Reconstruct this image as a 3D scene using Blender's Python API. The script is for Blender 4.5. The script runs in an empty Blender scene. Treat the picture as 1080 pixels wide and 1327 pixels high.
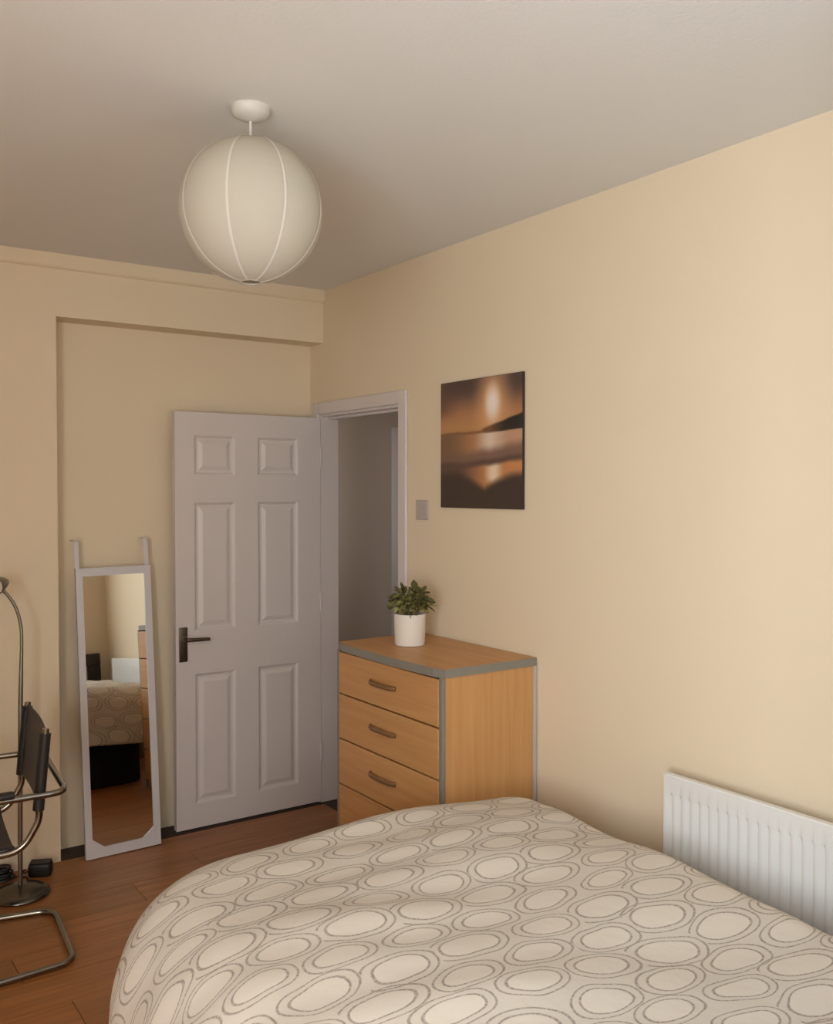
import bpy, bmesh, math, random
from mathutils import Matrix, Vector

random.seed(7)
S = bpy.context.scene
COL = S.collection
R = math.radians

# ------------------------------------------------------------------ camera
YAW, PITCH, ROLL, FPX = 34.7817, -1.4104, 0.0293, 1213.155
cam_data = bpy.data.cameras.new('camera')
cam = bpy.data.objects.new('camera', cam_data)
COL.objects.link(cam)
cam_data.sensor_fit = 'HORIZONTAL'
cam_data.sensor_width = 36.0
cam_data.lens = 36.0 * FPX / 1080.0
cam_data.clip_start = 0.02
cam.location = (0, 0, 1.6236)
cam.rotation_mode = 'XYZ'
_a, _b, _c = R(YAW), R(PITCH), R(ROLL)
_f = Vector((math.sin(_a) * math.cos(_b), math.cos(_a) * math.cos(_b), math.sin(_b)))
_r = Vector((math.cos(_a), -math.sin(_a), 0))
_u = _r.cross(_f)
_r2 = _r * math.cos(_c) + _u * math.sin(_c)
_u2 = _u * math.cos(_c) - _r * math.sin(_c)
cam.matrix_world = Matrix(((_r2.x, _u2.x, -_f.x, 0), (_r2.y, _u2.y, -_f.y, 0),
                           (_r2.z, _u2.z, -_f.z, 1.6236), (0, 0, 0, 1)))
S.camera = cam

# ------------------------------------------------------------------ world, daylight, exposure
world = bpy.data.worlds.new('world')
S.world = world
world.use_nodes = True
wn = world.node_tree.nodes
wn['Background'].inputs[0].default_value = (0.86, 0.93, 1.0, 1)
wn['Background'].inputs[1].default_value = 1.0

def area(name, loc, rot, sx, sy, power, color):
    l = bpy.data.lights.new(name, 'AREA')
    l.shape = 'RECTANGLE'; l.size = sx; l.size_y = sy
    l.energy = power; l.color = color
    o = bpy.data.objects.new(name, l)
    COL.objects.link(o)
    o.location = loc; o.rotation_euler = rot
    return o

XL0 = -0.90
# area lamps standing in for daylight, outside unseen windows added to light the room
area('added_daylight_side', (XL0 - .16, -0.22, 1.50), (R(90), 0, R(-90)), 1.4, 1.4, 127, (0.86, 0.955, 1.04))
area('added_daylight_bed', (1.40, 0.29, 1.65), (R(90), 0, 0), 0.9, 1.2, 7.5, (0.76, 0.96, 1.14))
area('added_daylight_hall', (2.93, 7.16, 1.50), (R(-90), 0, 0), 0.7, 1.1, 7.5, (1.0, 0.96, 0.92))  # added lamp to brighten the dark hallway

S.view_settings.view_transform = 'Standard'
S.view_settings.look = 'None'
S.view_settings.gamma = 1.0
S.view_settings.use_curve_mapping = False
S.view_settings.exposure = 0.14

# ------------------------------------------------------------------ dimensions
W = 2.3414          # right wall plane
XL = -0.90          # left wall plane
YB = 4.2048         # back wall (pier and bulkhead face)
YR = 4.3455         # back of the recess
XP = 1.0324         # right edge of the pier
ZS = 2.3652         # soffit of the bulkhead
H = 2.6312          # ceiling
YN = 0.45           # short wall behind the bed head
XB = 0.80           # side of the bay
YW = -1.00          # window wall

# ------------------------------------------------------------------ materials
def lin(c):
    c = c / 255.0
    return c / 12.92 if c <= 0.04045 else ((c + 0.055) / 1.055) ** 2.4

def rgb(r, g, b):
    return (lin(r), lin(g), lin(b), 1)

def mat(name, color, rough=0.6, metal=0.0, spec=0.5, noise=0.0, nscale=8.0, bump=0.0, bscale=60.0,
        stretch=(1, 1, 1)):
    m = bpy.data.materials.new(name)
    m.use_nodes = True
    nt = m.node_tree; n = nt.nodes; L = nt.links
    p = n['Principled BSDF']
    p.inputs['Base Color'].default_value = color
    p.inputs['Roughness'].default_value = rough
    p.inputs['Metallic'].default_value = metal
    p.inputs['Specular IOR Level'].default_value = spec
    tc = n.new('ShaderNodeTexCoord')
    mp = n.new('ShaderNodeMapping')
    mp.inputs['Scale'].default_value = stretch
    L.new(tc.outputs['Object'], mp.inputs['Vector'])
    if noise > 0:
        nz = n.new('ShaderNodeTexNoise')
        nz.inputs['Scale'].default_value = nscale
        nz.inputs['Detail'].default_value = 4
        L.new(mp.outputs[0], nz.inputs['Vector'])
        mx = n.new('ShaderNodeMix'); mx.data_type = 'RGBA'
        mx.inputs[6].default_value = tuple(c * (1 - noise) for c in color[:3]) + (1,)
        mx.inputs[7].default_value = tuple(min(1, c * (1 + noise)) for c in color[:3]) + (1,)
        L.new(nz.outputs['Fac'], mx.inputs[0])
        L.new(mx.outputs[2], p.inputs['Base Color'])
    if bump > 0:
        bz = n.new('ShaderNodeTexNoise')
        bz.inputs['Scale'].default_value = bscale
        bz.inputs['Detail'].default_value = 3
        L.new(mp.outputs[0], bz.inputs['Vector'])
        bp = n.new('ShaderNodeBump')
        bp.inputs['Strength'].default_value = bump
        bp.inputs['Distance'].default_value = 0.01
        L.new(bz.outputs['Fac'], bp.inputs['Height'])
        L.new(bp.outputs[0], p.inputs['Normal'])
    return m

def wood(name, c1, c2, axis, scale=6.0, rough=0.42, island=False):
    """straight-grained wood; axis = grain direction"""
    m = bpy.data.materials.new(name)
    m.use_nodes = True
    nt = m.node_tree; n = nt.nodes; L = nt.links
    p = n['Principled BSDF']
    p.inputs['Roughness'].default_value = rough
    tc = n.new('ShaderNodeTexCoord')
    mp = n.new('ShaderNodeMapping')
    sc = [9.0, 9.0, 9.0]; sc['XYZ'.index(axis)] = 0.55
    mp.inputs['Scale'].default_value = sc
    oi = n.new('ShaderNodeObjectInfo')
    cb = n.new('ShaderNodeCombineXYZ')
    ml = n.new('ShaderNodeMath'); ml.operation = 'MULTIPLY'; ml.inputs[1].default_value = 37.0
    L.new(oi.outputs['Random'], ml.inputs[0])
    for k in range(3): L.new(ml.outputs[0], cb.inputs[k])
    L.new(tc.outputs['Object'], mp.inputs['Vector'])
    L.new(cb.outputs[0], mp.inputs['Location'])
    nz = n.new('ShaderNodeTexNoise')
    nz.inputs['Scale'].default_value = scale
    nz.inputs['Detail'].default_value = 6
    nz.inputs['Distortion'].default_value = 0.6
    L.new(mp.outputs[0], nz.inputs['Vector'])
    rp = n.new('ShaderNodeValToRGB')
    rp.color_ramp.elements[0].position = 0.33; rp.color_ramp.elements[0].color = c1
    rp.color_ramp.elements[1].position = 0.67; rp.color_ramp.elements[1].color = c2
    L.new(nz.outputs['Fac'], rp.inputs['Fac'])
    out = rp.outputs[0]
    if island:
        hs = n.new('ShaderNodeHueSaturation')
        mr = n.new('ShaderNodeMapRange')
        mr.inputs['To Min'].default_value = 0.86; mr.inputs['To Max'].default_value = 1.12
        L.new(oi.outputs['Random'], mr.inputs['Value'])
        L.new(mr.outputs[0], hs.inputs['Value'])
        L.new(out, hs.inputs['Color'])
        out = hs.outputs[0]
    L.new(out, p.inputs['Base Color'])
    bp = n.new('ShaderNodeBump'); bp.inputs['Strength'].default_value = 0.06
    bp.inputs['Distance'].default_value = 0.002
    L.new(nz.outputs['Fac'], bp.inputs['Height'])
    L.new(bp.outputs[0], p.inputs['Normal'])
    return m

M = {}
M['wall'] = mat('cream_wall_paint', rgb(236, 216, 186), 0.75, noise=0.02, nscale=3, bump=0.05, bscale=140)
M['ceiling'] = mat('white_ceiling_paint', rgb(232, 228, 222), 0.85, noise=0.015, nscale=4, bump=0.06, bscale=90)
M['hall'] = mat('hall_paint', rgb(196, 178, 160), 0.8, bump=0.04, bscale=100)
M['gloss'] = mat('white_gloss_paint', rgb(222, 211, 205), 0.38, noise=0.015, nscale=5, bump=0.02, bscale=40)
M['white'] = mat('white_lacquer', rgb(214, 208, 208), 0.4, noise=0.015, nscale=6)
M['radiator'] = mat('white_radiator_enamel', rgb(232, 228, 222), 0.35, noise=0.01, nscale=6)
M['plastic'] = mat('white_plastic', rgb(216, 208, 198), 0.45, noise=0.01, nscale=20)
M['switch'] = mat('pale_grey_switch_plastic', rgb(190, 176, 166), 0.5, noise=0.01, nscale=20)
M['dark_floor'] = mat('dark_threshold', rgb(74, 58, 50), 0.8, noise=0.15, nscale=25, bump=0.1)
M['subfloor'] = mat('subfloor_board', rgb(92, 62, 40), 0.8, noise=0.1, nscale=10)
M['floor'] = wood('orange_laminate', rgb(148, 92, 46), rgb(174, 112, 60), 'X', 4.0, 0.36, island=True)
M['beech_z'] = wood('beech_upright_grain', rgb(198, 142, 86), rgb(210, 157, 100), 'Z', 4.0, 0.45)
M['beech_y'] = wood('beech_cross_grain', rgb(198, 142, 86), rgb(208, 155, 99), 'Y', 4.0, 0.45)
M['grey_edge'] = mat('grey_edge_banding', rgb(136, 130, 118), 0.45, noise=0.04, nscale=30)
M['pull'] = mat('brown_drawer_pull', rgb(128, 91, 55), 0.5, noise=0.05, nscale=30)
M['back_board'] = mat('pale_back_board', rgb(196, 186, 176), 0.6, noise=0.02, nscale=10)
M['chrome'] = mat('chrome_tube', rgb(150, 146, 138), 0.22, 1.0, noise=0.03, nscale=14)
M['steel'] = mat('brushed_steel', rgb(150, 144, 134), 0.36, 1.0, noise=0.06, nscale=60)
M['bronze'] = mat('dark_satin_metal', rgb(104, 92, 78), 0.38, 0.9, noise=0.06, nscale=60)
M['base_steel'] = mat('dark_polished_steel', rgb(104, 100, 92), 0.26, 1.0, noise=0.05, nscale=40)
M['leather'] = mat('black_leather', rgb(33, 28, 27), 0.5, noise=0.12, nscale=50, bump=0.12, bscale=260)
M['black'] = mat('black_plastic', rgb(22, 21, 22), 0.45, noise=0.08, nscale=40)
M['pot'] = mat('white_ceramic', rgb(236, 226, 214), 0.35, noise=0.012, nscale=14)
M['soil'] = mat('dark_soil', rgb(52, 42, 32), 0.95, noise=0.3, nscale=60, bump=0.5, bscale=120)
M['leaf'] = None
M['mattress'] = mat('mattress_ticking', rgb(216, 206, 192), 0.9, noise=0.03, nscale=20, bump=0.1)
M['divan'] = mat('black_divan_fabric', rgb(24, 21, 24), 0.9, noise=0.15, nscale=60, bump=0.2, bscale=300)
M['dark_wood'] = wood('dark_stained_wood', rgb(30, 22, 20), rgb(46, 34, 30), 'X', 4.0, 0.4)
M['pillow'] = mat('cream_cotton', rgb(224, 214, 196), 0.9, noise=0.02, nscale=14, bump=0.1, bscale=30)
M['paper_scrap'] = mat('pale_paper', rgb(205, 180, 150), 0.9, noise=0.03, nscale=30)
M['wood_edge'] = mat('canvas_edge_cloth', rgb(58, 46, 38), 0.8, noise=0.08, nscale=60)

# mirror glass
m = bpy.data.materials.new('mirror_glass'); m.use_nodes = True
p = m.node_tree.nodes['Principled BSDF']
p.inputs['Metallic'].default_value = 1.0
p.inputs['Roughness'].default_value = 0.015
p.inputs['Base Color'].default_value = (0.84, 0.84, 0.80, 1)
M['mirror'] = m

# window glass: mostly clear with a light reflection
m = bpy.data.materials.new('window_glass'); m.use_nodes = True
nt = m.node_tree; n = nt.nodes; n.clear()
o_ = n.new('ShaderNodeOutputMaterial'); mx = n.new('ShaderNodeMixShader')
tr = n.new('ShaderNodeBsdfTransparent'); gl = n.new('ShaderNodeBsdfGlossy')
gl.inputs['Roughness'].default_value = 0.02
mx.inputs[0].default_value = 0.06
nt.links.new(tr.outputs[0], mx.inputs[1]); nt.links.new(gl.outputs[0], mx.inputs[2])
nt.links.new(mx.outputs[0], o_.inputs[0])
M['glass'] = m

# lantern paper: diffuse + translucent with fine rings
def paper(name, col, ring):
    m = bpy.data.materials.new(name); m.use_nodes = True
    nt = m.node_tree; n = nt.nodes; L = nt.links; n.clear()
    o_ = n.new('ShaderNodeOutputMaterial'); mx = n.new('ShaderNodeMixShader')
    df = n.new('ShaderNodeBsdfDiffuse'); ts = n.new('ShaderNodeBsdfTranslucent')
    df.inputs[0].default_value = col; ts.inputs[0].default_value = col
    mx.inputs[0].default_value = 0.25
    nz = n.new('ShaderNodeTexNoise'); nz.inputs['Scale'].default_value = 70
    bp = n.new('ShaderNodeBump'); bp.inputs['Strength'].default_value = ring
    bp.inputs['Distance'].default_value = 0.004
    tc = n.new('ShaderNodeTexCoord')
    L.new(tc.outputs['Object'], nz.inputs['Vector'])
    L.new(nz.outputs['Fac'], bp.inputs['Height'])
    L.new(bp.outputs[0], df.inputs['Normal'])
    L.new(df.outputs[0], mx.inputs[1]); L.new(ts.outputs[0], mx.inputs[2])
    L.new(mx.outputs[0], o_.inputs[0])
    return m
M['paper'] = paper('lantern_paper', rgb(216, 207, 190), 0.12)
M['paper_seam'] = paper('lantern_seam_paper', rgb(234, 226, 214), 0.0)

# leaves: green with per-leaf variation
m = bpy.data.materials.new('green_leaf'); m.use_nodes = True
nt = m.node_tree; n = nt.nodes; L = nt.links
p = n['Principled BSDF']; p.inputs['Roughness'].default_value = 0.5
oi = n.new('ShaderNodeObjectInfo')
rp = n.new('ShaderNodeValToRGB')
rp.color_ramp.elements[0].color = rgb(82, 78, 44)
rp.color_ramp.elements[1].color = rgb(168, 164, 96)
e = rp.color_ramp.elements.new(0.6); e.color = rgb(112, 106, 60)
L.new(oi.outputs['Random'], rp.inputs['Fac'])
L.new(rp.outputs[0], p.inputs['Base Color'])
M['leaf'] = m

# duvet: cream cloth with stitched grey pebble outlines
def duvet_mat():
    m = bpy.data.materials.new('pebble_print_cotton'); m.use_nodes = True
    nt = m.node_tree; n = nt.nodes; L = nt.links
    p = n['Principled BSDF']; p.inputs['Roughness'].default_value = 0.9
    p.inputs['Specular IOR Level'].default_value = 0.2
    uv = n.new('ShaderNodeUVMap'); uv.uv_map = 'cloth'
    def math_(op, a, b=None, c=None):
        q = n.new('ShaderNodeMath'); q.operation = op
        for k, v in enumerate((a, b, c)):
            if v is None: continue
            if isinstance(v, (int, float)): q.inputs[k].default_value = v
            else: L.new(v, q.inputs[k])
        return q.outputs[0]
    # gentle wobble so that outlines look hand drawn
    nz = n.new('ShaderNodeTexNoise'); nz.inputs['Scale'].default_value = 7.0
    nz.inputs['Detail'].default_value = 1.0
    L.new(uv.outputs[0], nz.inputs['Vector'])
    sb = n.new('ShaderNodeVectorMath'); sb.operation = 'SUBTRACT'
    sb.inputs[1].default_value = (0.5, 0.5, 0.5)
    L.new(nz.outputs['Color'], sb.inputs[0])
    sc = n.new('ShaderNodeVectorMath'); sc.operation = 'SCALE'; sc.inputs['Scale'].default_value = 0.042
    L.new(sb.outputs[0], sc.inputs[0])
    ad = n.new('ShaderNodeVectorMath'); ad.operation = 'ADD'
    L.new(uv.outputs[0], ad.inputs[0]); L.new(sc.outputs[0], ad.inputs[1])
    sp = n.new('ShaderNodeSeparateXYZ'); L.new(ad.outputs[0], sp.inputs[0])
    PU, PV = 0.186, 0.206          # pitch of each of two interleaved lattices
    def contour(sock, at, width):
        b = math_('ABSOLUTE', math_('SUBTRACT', sock, at))
        r_ = n.new('ShaderNodeMapRange'); r_.interpolation_type = 'SMOOTHSTEP'
        r_.inputs['From Min'].default_value = width * 0.3; r_.inputs['From Max'].default_value = width
        r_.inputs['To Min'].default_value = 1.0; r_.inputs['To Max'].default_value = 0.0
        L.new(b, r_.inputs['Value'])
        return r_.outputs[0]
    def lattice(off):
        gu = math_('MULTIPLY_ADD', sp.outputs[0], 1 / PU, off); gv_ = math_('MULTIPLY_ADD', sp.outputs[1], 1 / PV, off)
        iu, iv = math_('FLOOR', gu), math_('FLOOR', gv_)
        cid = n.new('ShaderNodeCombineXYZ'); L.new(iu, cid.inputs[0]); L.new(iv, cid.inputs[1]); cid.inputs[2].default_value = off * 7
        wn_ = n.new('ShaderNodeTexWhiteNoise'); wn_.noise_dimensions = '3D'; L.new(cid.outputs[0], wn_.inputs['Vector'])
        rs = n.new('ShaderNodeSeparateColor'); L.new(wn_.outputs['Color'], rs.inputs[0])
        lu = math_('ADD', math_('SUBTRACT', math_('SUBTRACT', gu, iu), 0.5), math_('MULTIPLY_ADD', rs.outputs[0], 0.10, -0.05))
        lv = math_('ADD', math_('SUBTRACT', math_('SUBTRACT', gv_, iv), 0.5), math_('MULTIPLY_ADD', rs.outputs[1], 0.10, -0.05))
        lu = math_('MULTIPLY', lu, PU); lv = math_('MULTIPLY', lv, PV)
        tilt = math_('MULTIPLY_ADD', rs.outputs[2], 0.3, -0.15)
        ru = math_('ADD', lu, math_('MULTIPLY', lv, tilt)); rv = math_('SUBTRACT', lv, math_('MULTIPLY', lu, tilt))
        size = math_('MULTIPLY_ADD', rs.outputs[0], 0.22, 0.88)
        eu = math_('POWER', math_('ABSOLUTE', math_('DIVIDE', ru, 0.0665)), 2.2)
        ev = math_('POWER', math_('ABSOLUTE', math_('DIVIDE', rv, 0.0375)), 2.2)
        return math_('DIVIDE', math_('POWER', math_('ADD', eu, ev), 1 / 2.2), size)
    dA, dB = lattice(0.0), lattice(0.5)
    near_ = math_('MINIMUM', dA, dB)
    lines = None
    for d_ in (dA, dB):
        for at, wd in ((1.0, 0.078), (1.37, 0.072)):
            c_ = contour(d_, at, wd)
            lines = c_ if lines is None else math_('MAXIMUM', lines, c_)
    # broken, dotted stitches
    dz = n.new('ShaderNodeTexNoise'); dz.inputs['Scale'].default_value = 160
    L.new(uv.outputs[0], dz.inputs['Vector'])
    dr = n.new('ShaderNodeMapRange')
    dr.inputs['From Min'].default_value = 0.35; dr.inputs['From Max'].default_value = 0.6
    dr.inputs['To Min'].default_value = 0.45; dr.inputs['To Max'].default_value = 1.0
    L.new(dz.outputs['Fac'], dr.inputs['Value'])
    dm = n.new('ShaderNodeMath'); dm.operation = 'MULTIPLY'
    L.new(lines, dm.inputs[0]); L.new(dr.outputs[0], dm.inputs[1])
    inn = n.new('ShaderNodeMapRange')
    inn.inputs['From Min'].default_value = 1.04; inn.inputs['From Max'].default_value = 0.94
    L.new(near_, inn.inputs['Value'])
    ca = n.new('ShaderNodeMix'); ca.data_type = 'RGBA'
    ca.inputs[6].default_value = rgb(214, 203, 190); ca.inputs[7].default_value = rgb(222, 211, 198)
    L.new(inn.outputs[0], ca.inputs[0])
    cb = n.new('ShaderNodeMix'); cb.data_type = 'RGBA'
    cb.inputs[7].default_value = rgb(154, 141, 130)
    L.new(dm.outputs[0], cb.inputs[0]); L.new(ca.outputs[2], cb.inputs[6])
    L.new(cb.outputs[2], p.inputs['Base Color'])
    # weave and puckers
    wz = n.new('ShaderNodeTexNoise'); wz.inputs['Scale'].default_value = 9; wz.inputs['Detail'].default_value = 5
    L.new(uv.outputs[0], wz.inputs['Vector'])
    bp = n.new('ShaderNodeBump'); bp.inputs['Strength'].default_value = 0.25; bp.inputs['Distance'].default_value = 0.02
    L.new(wz.outputs['Fac'], bp.inputs['Height']); L.new(bp.outputs[0], p.inputs['Normal'])
    return m
M['duvet'] = duvet_mat()

# ------------------------------------------------------------------ helpers
ROOT = {}

def world_of(o):
    Mx = Matrix.Identity(4)
    while o is not None:
        Mx = Matrix.LocRotScale(o.location, o.rotation_euler, None) @ Mx
        o = o.parent
    return Mx

def obj(name, bm, material, parent=None, smooth=False, local=False):
    """link bm as one mesh; vertices are in world metres unless local"""
    if parent is not None and not local:
        bm.transform(world_of(parent).inverted())
    bmesh.ops.recalc_face_normals(bm, faces=bm.faces)
    me = bpy.data.meshes.new(name)
    bm.to_mesh(me); bm.free()
    if material is not None: me.materials.append(material)
    if smooth:
        for f in me.polygons: f.use_smooth = True
        if smooth != 'all':
            try: me.set_sharp_from_angle(angle=R(40))
            except Exception: pass
    o = bpy.data.objects.new(name, me)
    COL.objects.link(o)
    if parent is not None: o.parent = parent
    return o

def thing(name, label, cat, loc=(0, 0, 0), rot=(0, 0, 0), group=None):
    o = bpy.data.objects.new(name, None)
    COL.objects.link(o)
    o.empty_display_size = 0.1
    o.location = loc; o.rotation_euler = rot
    return tag(o, label, cat, group)

def tag(o, label, cat, group=None):
    o['label'] = label; o['category'] = cat
    if group: o['group'] = group
    return o

def struct(name, bm, material, parent=None, smooth=False):
    o = obj(name, bm, material, parent, smooth)
    if parent is None: o['kind'] = 'structure'
    return o

def new(): return bmesh.new()

def box(bm, x0, x1, y0, y1, z0, z1, bev=0.0, seg=2):
    r = bmesh.ops.create_cube(bm, size=1)
    vs = r['verts']
    for v in vs:
        v.co = Vector((x0 + (v.co.x + .5) * (x1 - x0), y0 + (v.co.y + .5) * (y1 - y0), z0 + (v.co.z + .5) * (z1 - z0)))
    if bev > 0:
        es = list({e for v in vs for e in v.link_edges})
        bmesh.ops.bevel(bm, geom=es, offset=bev, segments=seg, affect='EDGES', profile=0.5)
    return bm

def B(*a, **k): return box(new(), *a, **k)

def fillet(pts, r, n=6):
    """round the inner corners of a polyline; r may be a list"""
    P = [Vector(p) for p in pts]; out = [P[0]]
    for i in range(1, len(P) - 1):
        a, b, c = P[i - 1], P[i], P[i + 1]
        rr = r[i] if isinstance(r, (list, tuple)) else r
        d1 = (a - b); d2 = (c - b)
        k = min(rr, d1.length * .49, d2.length * .49)
        if k < 1e-4: out.append(b); continue
        s, e_ = b + d1.normalized() * k, b + d2.normalized() * k
        for j in range(n + 1):
            t = j / n
            out.append(s * (1 - t) ** 2 + b * 2 * t * (1 - t) + e_ * t * t)
    out.append(P[-1])
    return out

def tube(bm, pts, r, seg=10, caps=True, closed=False):
    P = [Vector(p) for p in pts]; n = len(P)
    rad = r if isinstance(r, (list, tuple)) else [r] * n
    rings = []; up = None
    for i in range(n):
        if closed: t = (P[(i + 1) % n] - P[i - 1]).normalized()
        else: t = (P[min(i + 1, n - 1)] - P[max(i - 1, 0)]).normalized()
        if up is None:
            up = Vector((0, 0, 1)) if abs(t.z) < .9 else Vector((1, 0, 0))
        up = (up - t * up.dot(t)).normalized()
        s = t.cross(up)
        rings.append([bm.verts.new(P[i] + (up * math.cos(2 * math.pi * k / seg) + s * math.sin(2 * math.pi * k / seg)) * rad[i]) for k in range(seg)])
    for i in range(n if closed else n - 1):
        a, b = rings[i], rings[(i + 1) % n]
        for k in range(seg):
            bm.faces.new((a[k], a[(k + 1) % seg], b[(k + 1) % seg], b[k]))
    if caps and not closed:
        bm.faces.new(rings[0][::-1]); bm.faces.new(rings[-1])
    return bm

def lathe(bm, prof, c=(0, 0, 0), seg=40, capb=True, capt=True):
    c = Vector(c); rings = []
    for (r, z) in prof:
        rings.append([bm.verts.new(c + Vector((r * math.cos(2 * math.pi * k / seg), r * math.sin(2 * math.pi * k / seg), z))) for k in range(seg)])
    for a, b in zip(rings, rings[1:]):
        for k in range(seg):
            bm.faces.new((a[k], a[(k + 1) % seg], b[(k + 1) % seg], b[k]))
    if capb: bm.faces.new(rings[0][::-1])
    if capt: bm.faces.new(rings[-1])
    return bm

def prism(bm, poly, axis, a, b):
    """extrude a 2D polygon along axis from a to b; poly in the two other axes in xyz order"""
    def mk(p, t):
        c = list(p); c.insert('XYZ'.index(axis), t); return bm.verts.new(c)
    A = [mk(p, a) for p in poly]; Bv = [mk(p, b) for p in poly]
    bm.faces.new(A); bm.faces.new(Bv[::-1])
    for i in range(len(poly)):
        j = (i + 1) % len(poly)
        bm.faces.new((A[i], Bv[i], Bv[j], A[j]))
    return bm

# ------------------------------------------------------------------ the room shell
T = 0.10
# doorway in the right wall
DY0, DY1, DZ = 3.508, 4.231, 1.992       # clear opening (inside the lining)
LT = 0.024                                # lining thickness
OY0, OY1, OZ = DY0 - LT, DY1 + LT, DZ + LT

bm = new()
box(bm, W, W + T, YN - T, OY0, 0, H)
box(bm, W, W + T, OY1, YR + T, 0, H)
box(bm, W, W + T, OY0, OY1, OZ, H)
struct('wall_right', bm, M['wall'])

bm = new()
# pier, bulkhead and recess as one plan-shaped solid
prism(bm, [(XL - T, YB), (XP, YB), (XP, YR), (W, YR), (W, YR + T), (XL - T, YR + T)], 'Z', 0, H)
wb = struct('wall_back', bm, M['wall'])
bm = B(XP, W, YB, YR, ZS, H)
struct('trim_2', bm, M['wall'])          # bulkhead over the recess
bm = new()
prism(bm, [(YB, H), (YB - .016, H), (YB - .016, H - .052), (YB - .010, H - .060), (YB, H - .064)], 'X', XL, W)
struct('trim_3', bm, M['wall'])          # flat picture rail under the ceiling

SY0, SY1, SZ0, SZ1 = -0.95, 0.50, 0.80, 2.20
bm = new()
box(bm, XL - T, XL, YW - T, SY0, 0, H); box(bm, XL - T, XL, SY1, YB, 0, H)
box(bm, XL - T, XL, SY0, SY1, 0, SZ0); box(bm, XL - T, XL, SY0, SY1, SZ1, H)
struct('wall_left', bm, M['wall'])
NX0, NX1, NZ0, NZ1 = 0.95, 1.85, 1.05, 2.25
bm = new()
box(bm, XB, NX0, YN - T, YN, 0, H); box(bm, NX1, W, YN - T, YN, 0, H)
box(bm, NX0, NX1, YN - T, YN, 0, NZ0); box(bm, NX0, NX1, YN - T, YN, NZ1, H)
struct('wall_near', bm, M['wall'])
struct('wall_bay', B(XB, XB + T, YW - T, YN - T, 0, H), M['wall'])
struct('wall_behind', B(XL, XB, YW - T, YW, 0, H), M['wall'])
struct('ceiling', B(XL - T, W + T, YW - T, YR + T, H, H + .08), M['ceiling'])

# window: frame, three casements with panes
def window(name, a0, a1, z0, z1, n_, place):
    """frame, n_ casements and sill; place(a, depth) maps to x, y with depth 0 at the inner wall face, positive outwards"""
    def bx(bm, a, b, d0, d1, c, d, **k):
        p_, q_ = place(a, d0), place(b, d1)
        return box(bm, min(p_[0], q_[0]), max(p_[0], q_[0]), min(p_[1], q_[1]), max(p_[1], q_[1]), c, d, **k)
    wf = new()
    bx(wf, a0, a1, .015, .085, z0, z0 + .05); bx(wf, a0, a1, .015, .085, z1 - .05, z1)
    bx(wf, a0, a0 + .05, .015, .085, z0 + .05, z1 - .05); bx(wf, a1 - .05, a1, .015, .085, z0 + .05, z1 - .05)
    win = struct(name, wf, M['gloss'])
    w_ = (a1 - a0 - .10) / n_
    for k in range(n_):
        a = a0 + .05 + k * w_; b = a + w_; c, d = z0 + .05, z1 - .05
        bm = new()
        bx(bm, a, b, .03, .075, c, c + .04); bx(bm, a, b, .03, .075, d - .04, d)
        bx(bm, a, a + .035, .03, .075, c + .04, d - .04); bx(bm, b - .035, b, .03, .075, c + .04, d - .04)
        sash = struct('sash', bm, M['gloss'], win)
        struct('pane', bx(new(), a + .035, b - .035, .051, .055, c + .04, d - .04), M['glass'], sash)
    struct('sill', bx(new(), a0 - .03, a1 + .03, -.08, .015, z0 - .03, z0, bev=.004), M['gloss'], win)
window('added_window_1', NX0, NX1, NZ0, NZ1, 2, lambda a, d: (a, YN - d))  # unseen window over the bed head, added to light the room
window('added_window_2', SY0, SY1, SZ0, SZ1, 2, lambda a, d: (XL - d, a))  # unseen window in the left wall, added as the main light opening

# floor: slab, laminate planks, dark strip of bare floor in the recess
fl = struct('floor', B(XL - T, W + T, YW - T, YR + T, -.06, -.008), M['subfloor'])
pl_w, pl_l, gap = .192, 1.285, .0012
y = YW; row = 0
rng = random.Random(3)
while y < YB - .001:
    y1 = min(y + pl_w, YB)
    x = XL - rng.uniform(.1, pl_l)
    while x < W:
        xa, xb = max(x, XL), min(x + pl_l, W)
        if xb - xa > .03:
            # cut planks of the bay side short at the walls
            if y1 <= YN - T + .02: xb = min(xb, XB)
            if xb - xa > .03:
                bm = B(xa + gap, xb - gap, y + gap, y1 - gap, -.008, 0)
                c = Vector(((xa + xb) / 2, (y + y1) / 2, 0))
                bm.transform(Matrix.Translation(-c))
                o = struct('plank', bm, M['floor'], fl); o.location = c
        x += pl_l
    y = y1; row += 1
bm = B(XP, W, YB, YR, -.008, -.001)
struct('bare_strip', bm, M['dark_floor'], fl)
struct('door_threshold', B(W, W + T, DY0, DY1, -.008, .001), M['dark_floor'], fl)

# door lining and architraves
tr1 = new()
box(tr1, W - .001, W + T + .001, OY0, DY0, 0, OZ)
lining = struct('trim_1', tr1, M['gloss'])
struct('lining_side', B(W - .001, W + T + .001, DY1, OY1, 0, OZ), M['gloss'], lining)
struct('lining_head', B(W - .001, W + T + .001, DY0, DY1, DZ, OZ), M['gloss'], lining)
def arch(y0, y1, z0, z1):
    return B(W - .016, W - .001, y0, y1, z0, z1, bev=.004)
struct('architrave', arch(OY0 - .048, OY0 + .012, 0, OZ + .048), M['gloss'], lining)
struct('architrave', arch(OY1 - .012, OY1 + .046, 0, OZ + .048), M['gloss'], lining)
struct('architrave', arch(OY0 + .012, OY1 - .012, OZ - .012, OZ + .048), M['gloss'], lining)
bm = new()
box(bm, W + .045, W + .058, DY0, DY0 + .012, 0, DZ - .012)
box(bm, W + .045, W + .058, DY0, DY1, DZ - .012, DZ)
struct('door_stop', bm, M['gloss'], lining)

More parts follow.
